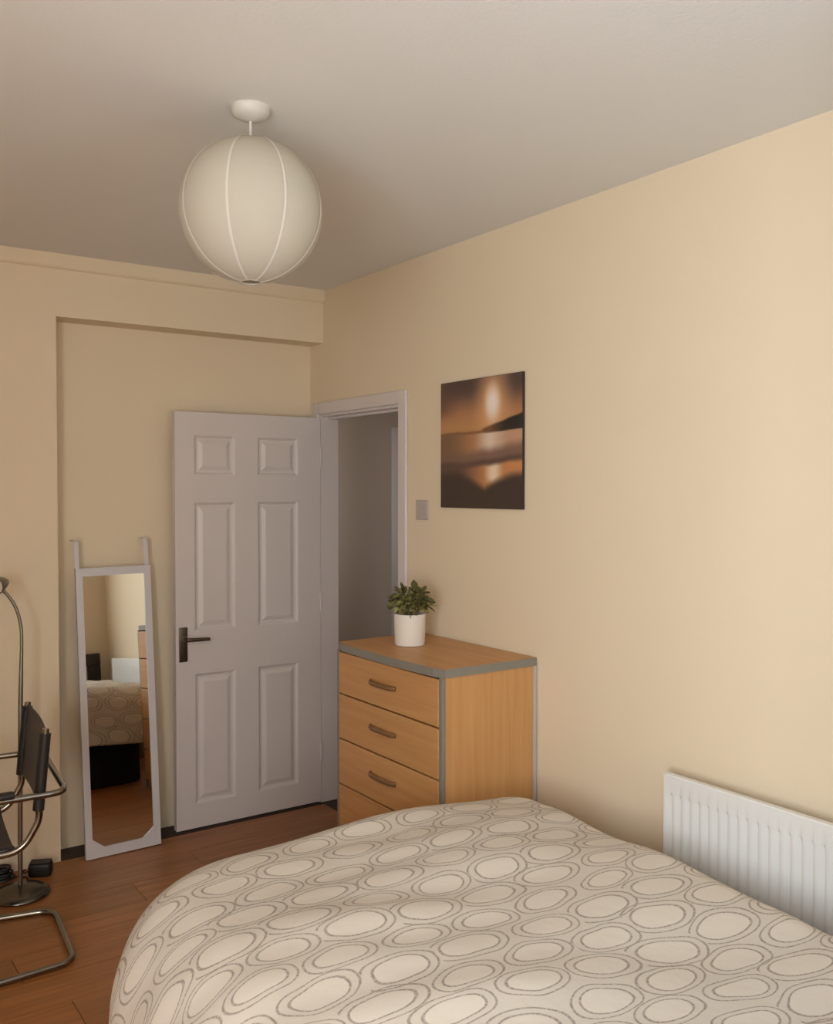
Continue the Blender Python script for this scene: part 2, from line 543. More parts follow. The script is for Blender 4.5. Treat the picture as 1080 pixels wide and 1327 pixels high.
# hallway beyond the doorway
HX = 3.42
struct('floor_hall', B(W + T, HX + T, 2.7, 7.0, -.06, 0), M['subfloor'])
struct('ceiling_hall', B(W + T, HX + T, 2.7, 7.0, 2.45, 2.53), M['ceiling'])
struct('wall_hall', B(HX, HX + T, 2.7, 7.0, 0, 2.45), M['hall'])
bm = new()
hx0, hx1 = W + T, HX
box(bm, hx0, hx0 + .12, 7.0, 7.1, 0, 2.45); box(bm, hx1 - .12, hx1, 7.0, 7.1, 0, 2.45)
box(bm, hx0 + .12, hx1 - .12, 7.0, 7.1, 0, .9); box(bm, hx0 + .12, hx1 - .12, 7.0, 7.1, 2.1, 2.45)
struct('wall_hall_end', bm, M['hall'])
window('added_window_3', hx0 + .12, hx1 - .12, .9, 2.1, 1, lambda a, d: (a, 7.0 + d))  # unseen window added at the far end to brighten the hall
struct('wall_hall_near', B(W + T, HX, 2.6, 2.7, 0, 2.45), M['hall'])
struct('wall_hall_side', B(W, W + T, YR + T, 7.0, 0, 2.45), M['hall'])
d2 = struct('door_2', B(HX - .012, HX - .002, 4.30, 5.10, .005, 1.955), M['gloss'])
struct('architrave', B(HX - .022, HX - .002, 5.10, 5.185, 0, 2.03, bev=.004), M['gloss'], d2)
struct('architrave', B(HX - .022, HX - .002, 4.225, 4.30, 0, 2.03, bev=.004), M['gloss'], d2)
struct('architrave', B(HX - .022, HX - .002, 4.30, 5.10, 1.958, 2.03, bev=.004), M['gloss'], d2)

# ------------------------------------------------------------------ the open six-panel door
LX0, LX1, LY0, LY1, LZ0, LZ1 = 1.566, 2.338, 4.2313, 4.2663, .008, 1.986
PX = [(1.660, 1.866), (1.988, 2.208)]
PZ = [(.122, .745), (.948, 1.560), (1.690, 1.878)]
bm = new()
xs = [LX0, PX[0][0], PX[0][1], PX[1][0], PX[1][1], LX1]
zs = [LZ0, PZ[0][0], PZ[0][1], PZ[1][0], PZ[1][1], PZ[2][0], PZ[2][1], LZ1]
g = {}
def gv(i, k):
    if (i, k) not in g: g[(i, k)] = bm.verts.new((xs[i], LY0, zs[k]))
    return g[(i, k)]
for i in range(5):
    for k in range(7):
        if i in (1, 3) and k in (1, 3, 5): continue
        bm.faces.new((gv(i, k), gv(i + 1, k), gv(i + 1, k + 1), gv(i, k + 1)))
bk = {}
def bv(i, k):
    if (i, k) not in bk: bk[(i, k)] = bm.verts.new((xs[i], LY1, zs[k]))
    return bk[(i, k)]
for i in range(5):
    for k in range(7):
        bm.faces.new((bv(i, k), bv(i, k + 1), bv(i + 1, k + 1), bv(i + 1, k)))
for i in range(5):
    for k in (0, 7): bm.faces.new((gv(i, k), gv(i + 1, k), bv(i + 1, k), bv(i, k)))
for k in range(7):
    for i in (0, 5): bm.faces.new((gv(i, k), gv(i, k + 1), bv(i, k + 1), bv(i, k)))
door = struct('door_1', bm, M['gloss'])
for (xa, xb) in PX:
    for (za, zb) in PZ:
        bm = new(); rings = []
        for ins, dep in ((0, 0), (.004, .002), (.012, .009), (.022, .010), (.040, .003), (.044, .002)):
            rings.append([bm.verts.new(v) for v in ((xa + ins, LY0 + dep, za + ins), (xb - ins, LY0 + dep, za + ins), (xb - ins, LY0 + dep, zb - ins), (xa + ins, LY0 + dep, zb - ins))])
        for a, b in zip(rings, rings[1:]):
            for k in range(4): bm.faces.new((a[k], a[(k + 1) % 4], b[(k + 1) % 4], b[k]))
        bm.faces.new(rings[-1])
        struct('panel', bm, M['gloss'], door)
plate = struct('handle_plate', B(1.580, 1.621, LY0 - .009, LY0, .808, .972, bev=.004), M['bronze'], door, smooth=True)
bm = new()
tube(bm, fillet([(1.600, LY0 - .008, .918), (1.600, LY0 - .055, .918), (1.712, LY0 - .052, .914)], .016), [.0095] * 8 + [.008], 12)
struct('handle_lever', bm, M['bronze'], plate, smooth=True)
bm = new(); tube(bm, [(1.600, LY0 - .008, .918), (1.600, LY0 - .016, .918)], .016, 18)
struct('handle_rose', bm, M['steel'], plate, smooth=True)
for z in (.22, 1.0, 1.74):
    bm = new(); tube(bm, [(W - .006, LY0 - .008, z), (W - .006, LY0 - .008, z + .09)], .006, 10)
    struct('hinge', bm, M['gloss'], door, smooth=True)

# ------------------------------------------------------------------ chest of drawers
CX0, CX1, CY0, CY1, CZ = 1.903, 2.324, 2.582, 3.318, .9997
chest = thing('chest_of_drawers', 'beech chest of five drawers with grey edged top against the cream wall', 'chest of drawers', ((CX0 + CX1) / 2, (CY0 + CY1) / 2, 0))
TT = .030
obj('side_panel', B(CX0 + .018, CX1, CY0 + .006, CY0 + .024, .004, CZ - TT), M['beech_z'], chest)
obj('side_panel', B(CX0 + .018, CX1, CY1 - .024, CY1 - .006, .004, CZ - TT), M['beech_z'], chest)
o = obj('edge_strip', B(CX0 + .002, CX0 + .018, CY0 + .006, CY0 + .024, .004, CZ - TT, bev=.002), M['grey_edge'], chest)
o['label'] = 'grey edging down the front of the side panel'
o = obj('edge_strip', B(CX0 + .002, CX0 + .018, CY1 - .024, CY1 - .006, .004, CZ - TT, bev=.002), M['grey_edge'], chest)
obj('back_board', B(CX1, CX1 + .010, CY0 - .002, CY1 - .006, .004, CZ - TT), M['back_board'], chest)
obj('plinth', B(CX0 + .03, CX0 + .045, CY0 + .024, CY1 - .024, .004, .05), M['beech_y'], chest)
# top with a slightly bowed front edge and rounded front corners
def top_poly(ins):
    pts = [(CX1 + .012, CY0 + ins), (CX1 + .012, CY1 - ins)]
    n_ = 14
    for k in range(n_ + 1):
        t = k / n_
        yy = CY1 - ins - t * (CY1 - CY0 - 2 * ins)
        bow = .016 * (1 - (2 * t - 1) ** 2)
        cr = 0
        e_ = min(t, 1 - t) * (CY1 - CY0)
        if e_ < .02: cr = (.02 - e_) ** 2 / .02 * .6
        pts.append((CX0 + ins - bow + cr, yy))
    return pts
top = obj('top', prism(new(), top_poly(.004), 'Z', CZ - TT + .001, CZ), M['beech_y'], chest)
bm = new()
po, pi_ = top_poly(0), top_poly(.0042)
# a band around the visible edges
rings = [[bm.verts.new((p_[0], p_[1], z)) for p_ in pp] for pp, z in ((pi_, CZ - TT), (po, CZ - TT), (po, CZ - .0006), (pi_, CZ - .0006))]
for a, b in zip(rings, rings[1:] + rings[:1]):
    for k in range(len(po)):
        j = (k + 1) % len(po)
        bm.faces.new((a[k], a[j], b[j], b[k]))
o = obj('edge_band', bm, M['grey_edge'], top); o['label'] = 'grey edge band around the top'
cuts = [.052, .237, .424, .610, .793, CZ - TT - .004]
for k in range(5):
    z0, z1 = cuts[k] + .003, cuts[k + 1] - .003
    bm = new()
    box(bm, CX0, CX0 + .018, CY0 + .026, CY1 - .026, z0, z1, bev=.0025)
    dr = obj('drawer', bm, M['beech_y'], chest)
    bm = new()
    box(bm, CX0 + .018, CX1 - .03, CY0 + .034, CY1 - .034, z0 + .015, z1 - .02)
    obj('drawer_box', bm, M['beech_y'], dr)
    zc = z1 - .080 ; yc = (CY0 + CY1) / 2 + .012
    bm = new()
    path = fillet([(CX0, yc + .088, zc), (CX0 - .016, yc + .066, zc), (CX0 - .019, yc, zc), (CX0 - .016, yc - .066, zc), (CX0, yc - .088, zc)], .03, 4)
    tube(bm, path, .0075, 10)
    bmesh.ops.scale(bm, vec=(1, 1, 1.25), space=Matrix.Translation((0, 0, -zc)), verts=bm.verts)
    obj('handle', bm, M['pull'], dr, smooth=True)

# ------------------------------------------------------------------ potted plant
PXc, PYc = 2.108, 3.082
plant = thing('potted_plant', 'small bushy green plant in a white round pot on the chest of drawers', 'plant', (PXc, PYc, CZ))
bm = new()
lathe(bm, [(.052, 0), (.058, .002), (.0605, .010), (.064, .118), (.064, .124), (.062, .127), (.059, .124), (.0575, .105)], (PXc, PYc, CZ), 48, True, False)
pot = obj('pot', bm, M['pot'], plant, smooth=True)
o = obj('soil', lathe(new(), [(.0005, .108), (.03, .108), (.0576, .105)], (PXc, PYc, CZ), 24, False, False), M['soil'], plant, smooth=True)
# one leaf mesh, shared by every leaf
bm = new()
prof = [(0, .0015), (.25, .0085), (.55, .0125), (.8, .0090), (1.0, .0012)]
L_ = .046; vv = []
for t, w in prof:
    z = .010 * t * t
    vv.append([bm.verts.new((t * L_, -w, -z + .0025)), bm.verts.new((t * L_, 0, -z)), bm.verts.new((t * L_, w, -z + .0025))])
for a, b in zip(vv, vv[1:]):
    for k in range(2): bm.faces.new((a[k], a[k + 1], b[k + 1], b[k]))
leaf_me = bpy.data.meshes.new('leaf'); bm.to_mesh(leaf_me); bm.free()
leaf_me.materials.append(M['leaf'])
for f in leaf_me.polygons: f.use_smooth = True
rng = random.Random(11)
top_c = Vector((0, 0, .165))
stems = []
for s in range(22):
    az = s * 2.399963; el = math.acos(1 - (s + .5) / 22 * 1.18)
    d = Vector((math.sin(el) * math.cos(az), math.sin(el) * math.sin(az), math.cos(el)))
    ln = rng.uniform(.078, .098)
    a = Vector((d.x * .02, d.y * .02, .108)); e_ = Vector((0, 0, .158)) + Vector((d.x * 1.0, d.y * 1.0, d.z * .95)) * ln * .88
    mid = (a + e_) / 2 + Vector((0, 0, .022))
    bm = new(); tube(bm, [a, a * .25 + mid * .75 - Vector((0, 0, .004)), mid, e_], .0014, 5)
    st = obj('stem', bm, M['leaf'], plant, local=True)
    for q in range(10):
        t = .38 + .62 * (q + .5) / 10
        P_ = a.lerp(mid, t * 2) if t < .5 else mid.lerp(e_, t * 2 - 1)
        o = bpy.data.objects.new('leaf', leaf_me); COL.objects.link(o); o.parent = plant
        o.location = P_
        v = Vector((rng.gauss(0, 1), rng.gauss(0, 1), rng.gauss(0, .8))).normalized()
        dirv = (d * (.55 if q < 8 else 1.3) + v * .75).normalized()
        o.rotation_euler = dirv.to_track_quat('X', 'Z').to_euler()
        o.rotation_euler.rotate_axis('X', rng.uniform(-1.0, 1.0))
        k = rng.uniform(.55, .95); o.scale = (k, k, k)

# ------------------------------------------------------------------ canvas print of a sunset
AY0, AY1, AZ0, AZ1 = 2.656, 3.175, 1.546, 2.064
AX = W - .013
art = thing('canvas_print', 'square canvas print of an orange sunset beach on the right wall', 'picture', (W, (AY0 + AY1) / 2, AZ0))
bm = B(AX + .001, W - .001, AY0, AY1, AZ0, AZ1, bev=.002)
obj('canvas_edge', bm, M['wood_edge'], art)

def mixc(a, b, t):
    t = max(0, min(1, t)); t = t * t * (3 - 2 * t)
    return tuple(x + (y_ - x) * t for x, y_ in zip(a, b))
def step(x, a, b): return max(0, min(1, (x - a) / (b - a)))
def print_col(s, t):
    """s left to right, t top to bottom"""
    n1 = .006 * math.sin(s * 17 + t * 4) + .003 * math.sin(s * 41 + 1.3)
    # sky
    c = mixc((84, 64, 58), (176, 124, 84), step(t, .05, .30))
    c = mixc(c, (104, 74, 60), step(.35 - s, .05, .35) * (1 - step(t, .22, .36)) * .7)
    c = mixc(c, (182, 134, 86), step(t, .26, .36) * .8)
    ds = math.hypot((s - .66) * 1.15, (t - .20) * .72)
    c = mixc(c, (214, 160, 112), 1 - step(ds, .02, .34))
    c = mixc(c, (236, 222, 210), 1 - step(ds, .02, .15))
    # headland and horizon
    hl = .405 - .105 * step(s, .52, 1.0) ** .8 + n1 * .4
    if t > hl - .012:
        k = step(t, hl - .012, hl + .006)
        hc = mixc((120, 82, 54), (44, 38, 32), step(s, .6, .85))
        c = mixc(c, hc, k * (.7 if s < .55 else 1))
    # water
    wl = .418 - .015 * step(s, .6, 1.0) + n1 * .2
    if t > wl:
        wc = mixc((126, 94, 66), (176, 126, 86), step(s, .1, .5))
        wc = mixc(wc, (190, 146, 116), step(s, .6, .8))
        dr_ = abs(s - .63) / .15
        wc = mixc(wc, (216, 194, 172), 1 - step(dr_, .0, 1.5))
        wv = .545 - .06 * step(s, .4, 1.0) + n1
        wc = mixc(wc, (122, 92, 76), step(t, wv - .02, wv + .06) * .85)
        c = mixc(c, wc, step(t, wl, wl + .012))
        # breaking wave band, then wet sand
        b2 = .665 - .05 * step(s, .4, 1.0) + n1 * .6
        sd = mixc((96, 70, 58), (196, 132, 82), step(s, .2, .66))
        sd = mixc(sd, (120, 72, 52), step(abs(s - .42), .0, .16) * 0)
        sd = mixc(sd, (228, 206, 178), (1 - step(abs(s - .67) / .09, .1, 1.5)) * (1 - step(t, .76, .86)))
        c = mixc(c, (90, 68, 58), step(t, b2 - .045, b2 - .005) * .8)
        c = mixc(c, sd, step(t, b2, b2 + .04) * .95)
        # dark foreshore
        f0 = .74 + .12 * step(s, .25, .56) if s < .57 else .86 - .11 * step(s, .57, .92) ** .7
        f0 += n1 * .4
        c = mixc(c, (66, 52, 42), step(t, f0 - .055, f0 + .03))
    return c
NG = 130
bm = new()
cl_ = bm.loops.layers.float_color.new('print')
gr = [[bm.verts.new((AX, AY1 - .0015 - (AY1 - AY0 - .003) * i / NG, AZ1 - .0015 - (AZ1 - AZ0 - .003) * k / NG)) for i in range(NG + 1)] for k in range(NG + 1)]
colg = [[print_col(i / NG, k / NG) for i in range(NG + 1)] for k in range(NG + 1)]
for k in range(NG):
    for i in range(NG):
        f = bm.faces.new((gr[k][i], gr[k + 1][i], gr[k + 1][i + 1], gr[k][i + 1]))
        for lp, (kk, ii) in zip(f.loops, ((k, i), (k + 1, i), (k + 1, i + 1), (k, i + 1))):
            c = colg[kk][ii]
            lp[cl_] = (lin(c[0]) * 1.15, lin(c[1]) * 1.15, lin(c[2]) * 1.15, 1)
m = bpy.data.materials.new('sunset_print'); m.use_nodes = True
at = m.node_tree.nodes.new('ShaderNodeAttribute'); at.attribute_name = 'print'
m.node_tree.links.new(at.outputs['Color'], m.node_tree.nodes['Principled BSDF'].inputs['Base Color'])
m.node_tree.nodes['Principled BSDF'].inputs['Roughness'].default_value = .6
obj('print', bm, m, art)

# ------------------------------------------------------------------ light switch
sw = thing('light_switch', 'square pale light switch on the wall between doorway and picture', 'switch', (W, 3.322, 1.49))
pl = obj('switch_plate', B(W - .009, W - .0005, 3.279, 3.365, 1.490, 1.576, bev=.003), M['switch'], sw)
obj('rocker', B(W - .013, W - .009, 3.311, 3.333, 1.515, 1.551, bev=.0015), M['switch'], sw)

# ------------------------------------------------------------------ radiator
RX, RY0, RY1, RZ0, RZ1 = 2.2414, .86, 1.905, .157, .757
rad = thing('radiator', 'white ribbed panel radiator on the right wall beside the bed', 'radiator', (RX + .05, (RY0 + RY1) / 2, RZ0))
bm = new()
pitch = .0333
nr = int((RY1 - RY0 - .04) / pitch)
ys = []
y = RY1
prof = [(RY1, 0.004), (RY1 - .004, .0), (RY1 - .020, 0.0)]
yy = RY1 - .022
for k in range(nr):
    prof += [(yy - .004, .0075), (yy - .010, .0085), (yy - .0145, .001), (yy - .0165, 0.0), (yy - .0315, 0.0)]
    yy -= pitch
prof += [(RY0 + .004, 0), (RY0, .004)]
zl = [(RZ0, 0), (RZ0 + .055, 0), (RZ0 + .070, 1), (RZ1 - .070, 1), (RZ1 - .055, 0), (RZ1 - .004, 0), (RZ1, .0)]
rows = []
for z, k in zl:
    ex = .004 if z in (RZ0, RZ1) else 0
    rows.append([bm.verts.new((RX + dx * (k if dx > .0045 else (k if 0 < dx < .004 else 1)) + ex, yv, z)) for yv, dx in prof])
for a, b in zip(rows, rows[1:]):
    for k in range(len(prof) - 1): bm.faces.new((a[k], a[k + 1], b[k + 1], b[k]))
# back sheet and rim
bb = [bm.verts.new((RX + .022, yv, z)) for yv, z in ((RY1, RZ0), (RY0, RZ0), (RY0, RZ1), (RY1, RZ1))]
bm.faces.new(bb)
bm.faces.new(rows[0] + [bb[1], bb[0]]); bm.faces.new(rows[-1] + [bb[2], bb[3]])
bm.faces.new([r_[0] for r_ in rows] + [bb[3], bb[0]]); bm.faces.new([r_[-1] for r_ in rows] + [bb[2], bb[1]])
obj('panel', bm, M['radiator'], rad, smooth=True)
for y in (RY0 + .15, RY1 - .15):
    obj('wall_bracket', B(RX + .022, W - .0005, y - .02, y + .02, RZ0 + .08, RZ1 - .10), M['radiator'], rad)
bm = new()
for k in range(28):
    y = RY0 + .05 + k * (RY1 - RY0 - .1) / 27
    if min(abs(y - RY0 - .15), abs(y - RY1 + .15)) < .03: continue
    box(bm, RX + .0225, RX + .048, y - .001, y + .001, RZ0 + .04, RZ1 - .06)
o = obj('convector_fins', bm, M['radiator'], rad); o['kind'] = 'stuff'
bm = new()
tube(bm, fillet([(RX + .012, RY1 + .001, RZ0 + .03), (RX + .012, RY1 + .045, RZ0 + .03), (RX + .012, RY1 + .045, 0.0)], .015), .0075, 10)
obj('pipe', bm, M['radiator'], rad, smooth=True)
bm = lathe(new(), [(.012, 0), (.016, .004), (.016, .03), (.012, .036)], (RX + .012, RY1 + .045, RZ0 + .035), 20)
obj('valve', bm, M['plastic'], rad, smooth=True)

# ------------------------------------------------------------------ pendant lantern
LC = Vector((1.066, 2.306, 2.359)); LR = .1885
lamp = thing('pendant_lamp', 'round white paper lantern hanging from a white ceiling rose', 'lamp', (LC.x, LC.y, H))
bm = new(); NSEG, NRING = 128, 96
az0 = math.atan2(-LC.y, -LC.x)          # towards the viewing side
off = R(-18)
rings = []
z_open = .990
for k in range(NRING + 1):
    th = math.asin(z_open) - (2 * math.asin(z_open)) * k / NRING
    ring = []
    for j in range(NSEG):
        ph = 2 * math.pi * j / NSEG
        g8 = math.cos(((ph * 8) % (2 * math.pi)) / 1.0)
        rr = LR * (1 - .004 * max(0, g8) ** 6) * (1 + .0016 * math.cos(k * 2 * math.pi / 4))
        a = ph + az0 + off
        ring.append(bm.verts.new(LC + Vector((rr * math.cos(th) * math.cos(a), rr * math.cos(th) * math.sin(a), LR * .995 * math.sin(th)))))
    rings.append(ring)
for a, b in zip(rings, rings[1:]):
    for j in range(NSEG): bm.faces.new((a[j], a[(j + 1) % NSEG], b[(j + 1) % NSEG], b[j]))
shade = obj('lamp_shade', bm, M['paper'], lamp, smooth='all')
for q in range(8):
    bm = new(); prev = None
    for k in range(49):
        th = math.asin(z_open) - 2 * math.asin(z_open) * k / 48
        a = q * math.pi / 4 + az0 + off
        row = []
        for s in (-1, 0, 1):
            rr = LR + (.0012 if s else .0030)
            aa = a + s * (.0038 / max(.2, math.cos(th))) / LR
            row.append(bm.verts.new(LC + Vector((rr * math.cos(th) * math.cos(aa), rr * math.cos(th) * math.sin(aa), rr * .995 * math.sin(th)))))
        if prev:
            for s in range(2): bm.faces.new((prev[s], prev[s + 1], row[s + 1], row[s]))
        prev = row
    o = obj('seam', bm, M['paper_seam'], shade, smooth='all')
for sgn in (1, -1):
    bm = new()
    rr = LR * math.cos(math.asin(z_open))
    tube(bm, [LC + Vector((rr * math.cos(t_ * math.pi / 18), rr * math.sin(t_ * math.pi / 18), sgn * LR * .995 * z_open)) for t_ in range(36)], .0014, 6, closed=True)
    obj('rim_wire', bm, M['paper_seam'], shade, smooth=True)
bm = new()
lathe(bm, [(.052, H), (.052, H - .006), (.047, H - .020), (.030, H - .030), (.014, H - .034), (.006, H - .036)], (LC.x, LC.y, 0), 36)
obj('ceiling_rose', bm, M['plastic'], lamp, smooth=True)
bm = new(); tube(bm, [(LC.x, LC.y, H - .034), (LC.x, LC.y, LC.z + .09)], .0042, 10)
obj('cord', bm, M['plastic'], lamp, smooth=True)
bm = lathe(new(), [(.012, .10), (.019, .096), (.019, .045), (.021, .04), (.021, .03), (.016, .03)], (LC.x, LC.y, LC.z), 24)
hold = obj('lamp_holder', bm, M['plastic'], lamp, smooth=True)
bm = lathe(new(), [(.013, .03), (.014, .01), (.028, -.025), (.030, -.045), (.024, -.068), (.010, -.078), (.001, -.079)], (LC.x, LC.y, LC.z), 24)
obj('bulb', bm, M['pot'], lamp, smooth=True)
bm = new()
for q in range(3):
    a = q * 2 * math.pi / 3
    rr = LR * math.cos(math.asin(z_open))
    tube(bm, [(LC.x + .019 * math.cos(a), LC.y + .019 * math.sin(a), LC.z + .06), (LC.x + rr * math.cos(a), LC.y + rr * math.sin(a), LC.z + LR * .995 * z_open)], .0015, 5)
obj('spreader', bm, M['steel'], lamp, smooth=True)

# ------------------------------------------------------------------ leaning mirror
mir = thing('leaning_mirror', 'tall narrow white framed mirror leaning in the recess beside the open door', 'mirror', (1.291, 4.150, .003), (R(-4.2), R(-.5), 0))
hw, hh, st_ = .1675, 1.272, .030
def poly_ring(bm, outer, inner, y0, y1):
    n_ = len(outer)
    V = {}
    for nm, pp, y in (('of', outer, y0), ('if', inner, y0), ('ob', outer, y1), ('ib', inner, y1)):
        V[nm] = [bm.verts.new((p_[0], y, p_[1])) for p_ in pp]
    for k in range(n_):
        j = (k + 1) % n_
        bm.faces.new((V['of'][k], V['of'][j], V['if'][j], V['if'][k]))
        bm.faces.new((V['ob'][k], V['ib'][k], V['ib'][j], V['ob'][j]))
        bm.faces.new((V['of'][k], V['ob'][k], V['ob'][j], V['of'][j]))
        bm.faces.new((V['if'][k], V['if'][j], V['ib'][j], V['ib'][k]))
xi = hw - st_; zb, zt = .042, hh - .036; ch = .052
outer = [(-hw + .002, 0), (-.09, 0), (.09, 0), (hw - .002, 0), (hw, .09), (hw, hh), (-hw, hh), (-hw, .09)]
inner = [(-xi, zb + ch * .8), (-xi + ch, zb), (xi - ch, zb), (xi, zb + ch * .8), (xi, zb + ch + .02), (xi, zt), (-xi, zt), (-xi, zb + ch + .02)]
outer = [(-hw, .0), (-.10, 0), (.10, 0), (hw, .0), (hw, .10), (hw, hh), (-hw, hh), (-hw, .10)]
bm = new(); poly_ring(bm, outer, inner, -.009, .009)
fr = obj('frame', bm, M['white'], mir, local=True)
bm = new()
vs = [bm.verts.new((x_, -.003, z_)) for x_, z_ in inner]
bm.faces.new(vs)
bmesh.ops.scale(bm, vec=(1.02, 1, 1.003), verts=bm.verts)
obj('mirror_glass', bm, M['mirror'], mir, local=True)
obj('back_board', B(-hw + .004, hw - .004, .0, .0085, .004, hh - .004), M['back_board'], mir, local=True)
for s in (-1, 1):
    bm = new()
    x_ = s * (hw - .012)
    pts = [(hh - .03, .009), (hh + .118, .009), (hh + .128, .018), (hh + .128, .080)]
    th_ = .0025
    for (z0, y0), (z1, y1) in zip(pts, pts[1:]):
        d = Vector((0, y1 - y0, z1 - z0)).normalized(); nn = Vector((0, d.z, -d.y)) * th_
        a = [Vector((x_ - .010, y0, z0)), Vector((x_ + .010, y0, z0)), Vector((x_ + .010, y1, z1)), Vector((x_ - .010, y1, z1))]
        A = [bm.verts.new(v) for v in a]; Bq = [bm.verts.new(v + nn) for v in a]
        bm.faces.new(A); bm.faces.new(Bq[::-1])
        for k in range(4): bm.faces.new((A[k], Bq[k], Bq[(k + 1) % 4], A[(k + 1) % 4]))
    o = obj('hanging_hook', bm, M['white'], mir, local=True)

# ------------------------------------------------------------------ cantilever chair (forward = -X before a small turn)
# local axes: x = backwards, y = across, z = up; origin under the rear floor bar
chair = thing('cantilever_chair', 'chrome tube cantilever armchair with black leather sling seat by the pier', 'chair', (.8625, 3.479, 0), (0, 0, R(-5.2)))
TR = .0115
def cpath(f, s, z): return (-f, s, z)
bm = new()
half = [(0, .20, .0125)]
def side(s):
    return [cpath(.30, s * .262, TR + .001), cpath(.60, s * .262, TR + .001), cpath(.63, s * .235, .435), cpath(.165, s * .226, .420), cpath(.108, s * .226, .52), cpath(.110, s * .226, .57), cpath(.086, s * .226, .822)]
L1 = side(-1); L2 = side(1)
base = [cpath(0, -.226, TR + .001), cpath(0, .226, TR + .001)]
pts = L1[::-1] + base + L2
rr = [0, .03, .06, .10, .07, .08, .10, .085, .085, .10, .08, .07, .10, .06, .03, 0]
rr = [.05] * len(pts)
for i_, p_ in enumerate(pts):
    if abs(p_[2] - .435) < .001: rr[i_] = .09
    if p_[0] == -.60: rr[i_] = .08
    if p_[0] == 0 : rr[i_] = .065
    if abs(p_[2] - .420) < .001: rr[i_] = .055
    if abs(p_[0] + .30) < 1e-6: rr[i_] = .1
tube(bm, fillet(pts, rr, 7), TR, 12)
obj('tube_frame', bm, M['chrome'], chair, smooth=True, local=True)
bm = new()
az = .615
arm = [cpath(.60, -.262, .40), cpath(.56, -.285, az), cpath(.03, -.275, az), cpath(.03, .275, az), cpath(.56, .285, az), cpath(.60, .262, .40)]
tube(bm, fillet(arm, .06, 7), TR * .95, 12)
arms = obj('arm_rail', bm, M['chrome'], chair, smooth=True, local=True)
for s in (-1, 1):
    bm = box(new(), -.52, -.19, s * .281 - .021, s * .281 + .021, az + .006, az + .026, bev=.008)
    o = obj('arm_pad', bm, M['leather'], chair, smooth=True, local=True); o['label'] = 'black arm pad'
# seat sling
def sling(bm, row_fn, n_u, n_v, th):
    """row_fn(u,v)->(point, normal)"""
    A = [[None] * (n_v + 1) for _ in range(n_u + 1)]; Bq = [[None] * (n_v + 1) for _ in range(n_u + 1)]
    for i in range(n_u + 1):
        for k in range(n_v + 1):
            p_, nn = row_fn(i / n_u, k / n_v)
            A[i][k] = bm.verts.new(p_ + nn * th / 2); Bq[i][k] = bm.verts.new(p_ - nn * th / 2)
    for i in range(n_u):
        for k in range(n_v):
            bm.faces.new((A[i][k], A[i + 1][k], A[i + 1][k + 1], A[i][k + 1]))
            bm.faces.new((Bq[i][k], Bq[i][k + 1], Bq[i + 1][k + 1], Bq[i + 1][k]))
    for i in range(n_u):
        bm.faces.new((A[i][0], Bq[i][0], Bq[i + 1][0], A[i + 1][0])); bm.faces.new((A[i][n_v], A[i + 1][n_v], Bq[i + 1][n_v], Bq[i][n_v]))
    for k in range(n_v):
        bm.faces.new((A[0][k], A[0][k + 1], Bq[0][k + 1], Bq[0][k])); bm.faces.new((A[n_u][k], Bq[n_u][k], Bq[n_u][k + 1], A[n_u][k + 1]))
    return bm
def seat_fn(u, v):
    f = .186 + .414 * v; s = (-1 + 2 * u) * .228
    return Vector((-f, s, v * 0 + .436 + .004 * v + .004 - .022 * (1 - (2 * u - 1) ** 4) - (.012 * step(v, .9, 1)))), Vector((0, 0, 1))
obj('seat', sling(new(), seat_fn, 14, 10, .010), M['leather'], chair, smooth=True, local=True)
def back_fn(u, v):
    s = (-1 + 2 * u) * .214
    z = .560 + .255 * v
    f = .110 - (z - .57) * .095
    f -= .009 * (1 - (2 * u - 1) ** 2)
    return Vector((-f, s, z)), Vector((-1, 0, 0))
back = obj('backrest', sling(new(), back_fn, 14, 10, .006), M['leather'], chair, smooth=True, local=True)
for s in (-1, 1):
    bm = new()
    tube(bm, [cpath(.110 - (z - .57) * .095, s * .226, z) for z in (.552, .64, .73, .806)], .0185, 14)
    obj('back_sleeve', bm, M['leather'], back, smooth=True, local=True)
    bm = new()
    tube(bm, fillet([cpath(.60, s * .262, .40), cpath(.615, s * .25, .40)], .01), .013, 10)
    obj('clamp', bm, M['chrome'], arms, smooth=True, local=True)

# ------------------------------------------------------------------ floor lamp
FX, FY = .812, 3.945
flamp = thing('floor_lamp', 'slim steel floor lamp with a bent neck behind the chrome chair', 'lamp', (FX, FY, 0))
bm = lathe(new(), [(.108, .001), (.112, .006), (.110, .012), (.095, .022), (.060, .034), (.025, .041), (.012, .044)], (FX, FY, 0), 48)
obj('base', bm, M['base_steel'], flamp, smooth=True)
path = [(FX, FY, .04), (FX + .003, FY, .40), (FX + .008, FY, .78), (FX + .014, FY, 1.02), (FX + .008, FY, 1.10), (FX - .012, FY, 1.165), (FX - .045, FY, 1.215), (FX - .066, FY - .003, 1.232)]
P_ = [Vector(p_) for p_ in path]; sm = []
for i in range(len(P_) - 1):
    p0, p1, p2, p3 = P_[max(i - 1, 0)], P_[i], P_[i + 1], P_[min(i + 2, len(P_) - 1)]
    for k in range(6):
        t = k / 6
        sm.append(.5 * ((2 * p1) + (p2 - p0) * t + (2 * p0 - 5 * p1 + 4 * p2 - p3) * t * t + (3 * p1 - p0 - 3 * p2 + p3) * t ** 3))
sm.append(P_[-1])
bm = new(); tube(bm, sm, [.0095 if p_.z < .8 else .0095 - .003 * min(1, (p_.z - .8) / .2) for p_ in sm], 12)
obj('pole', bm, M['steel'], flamp, smooth=True)
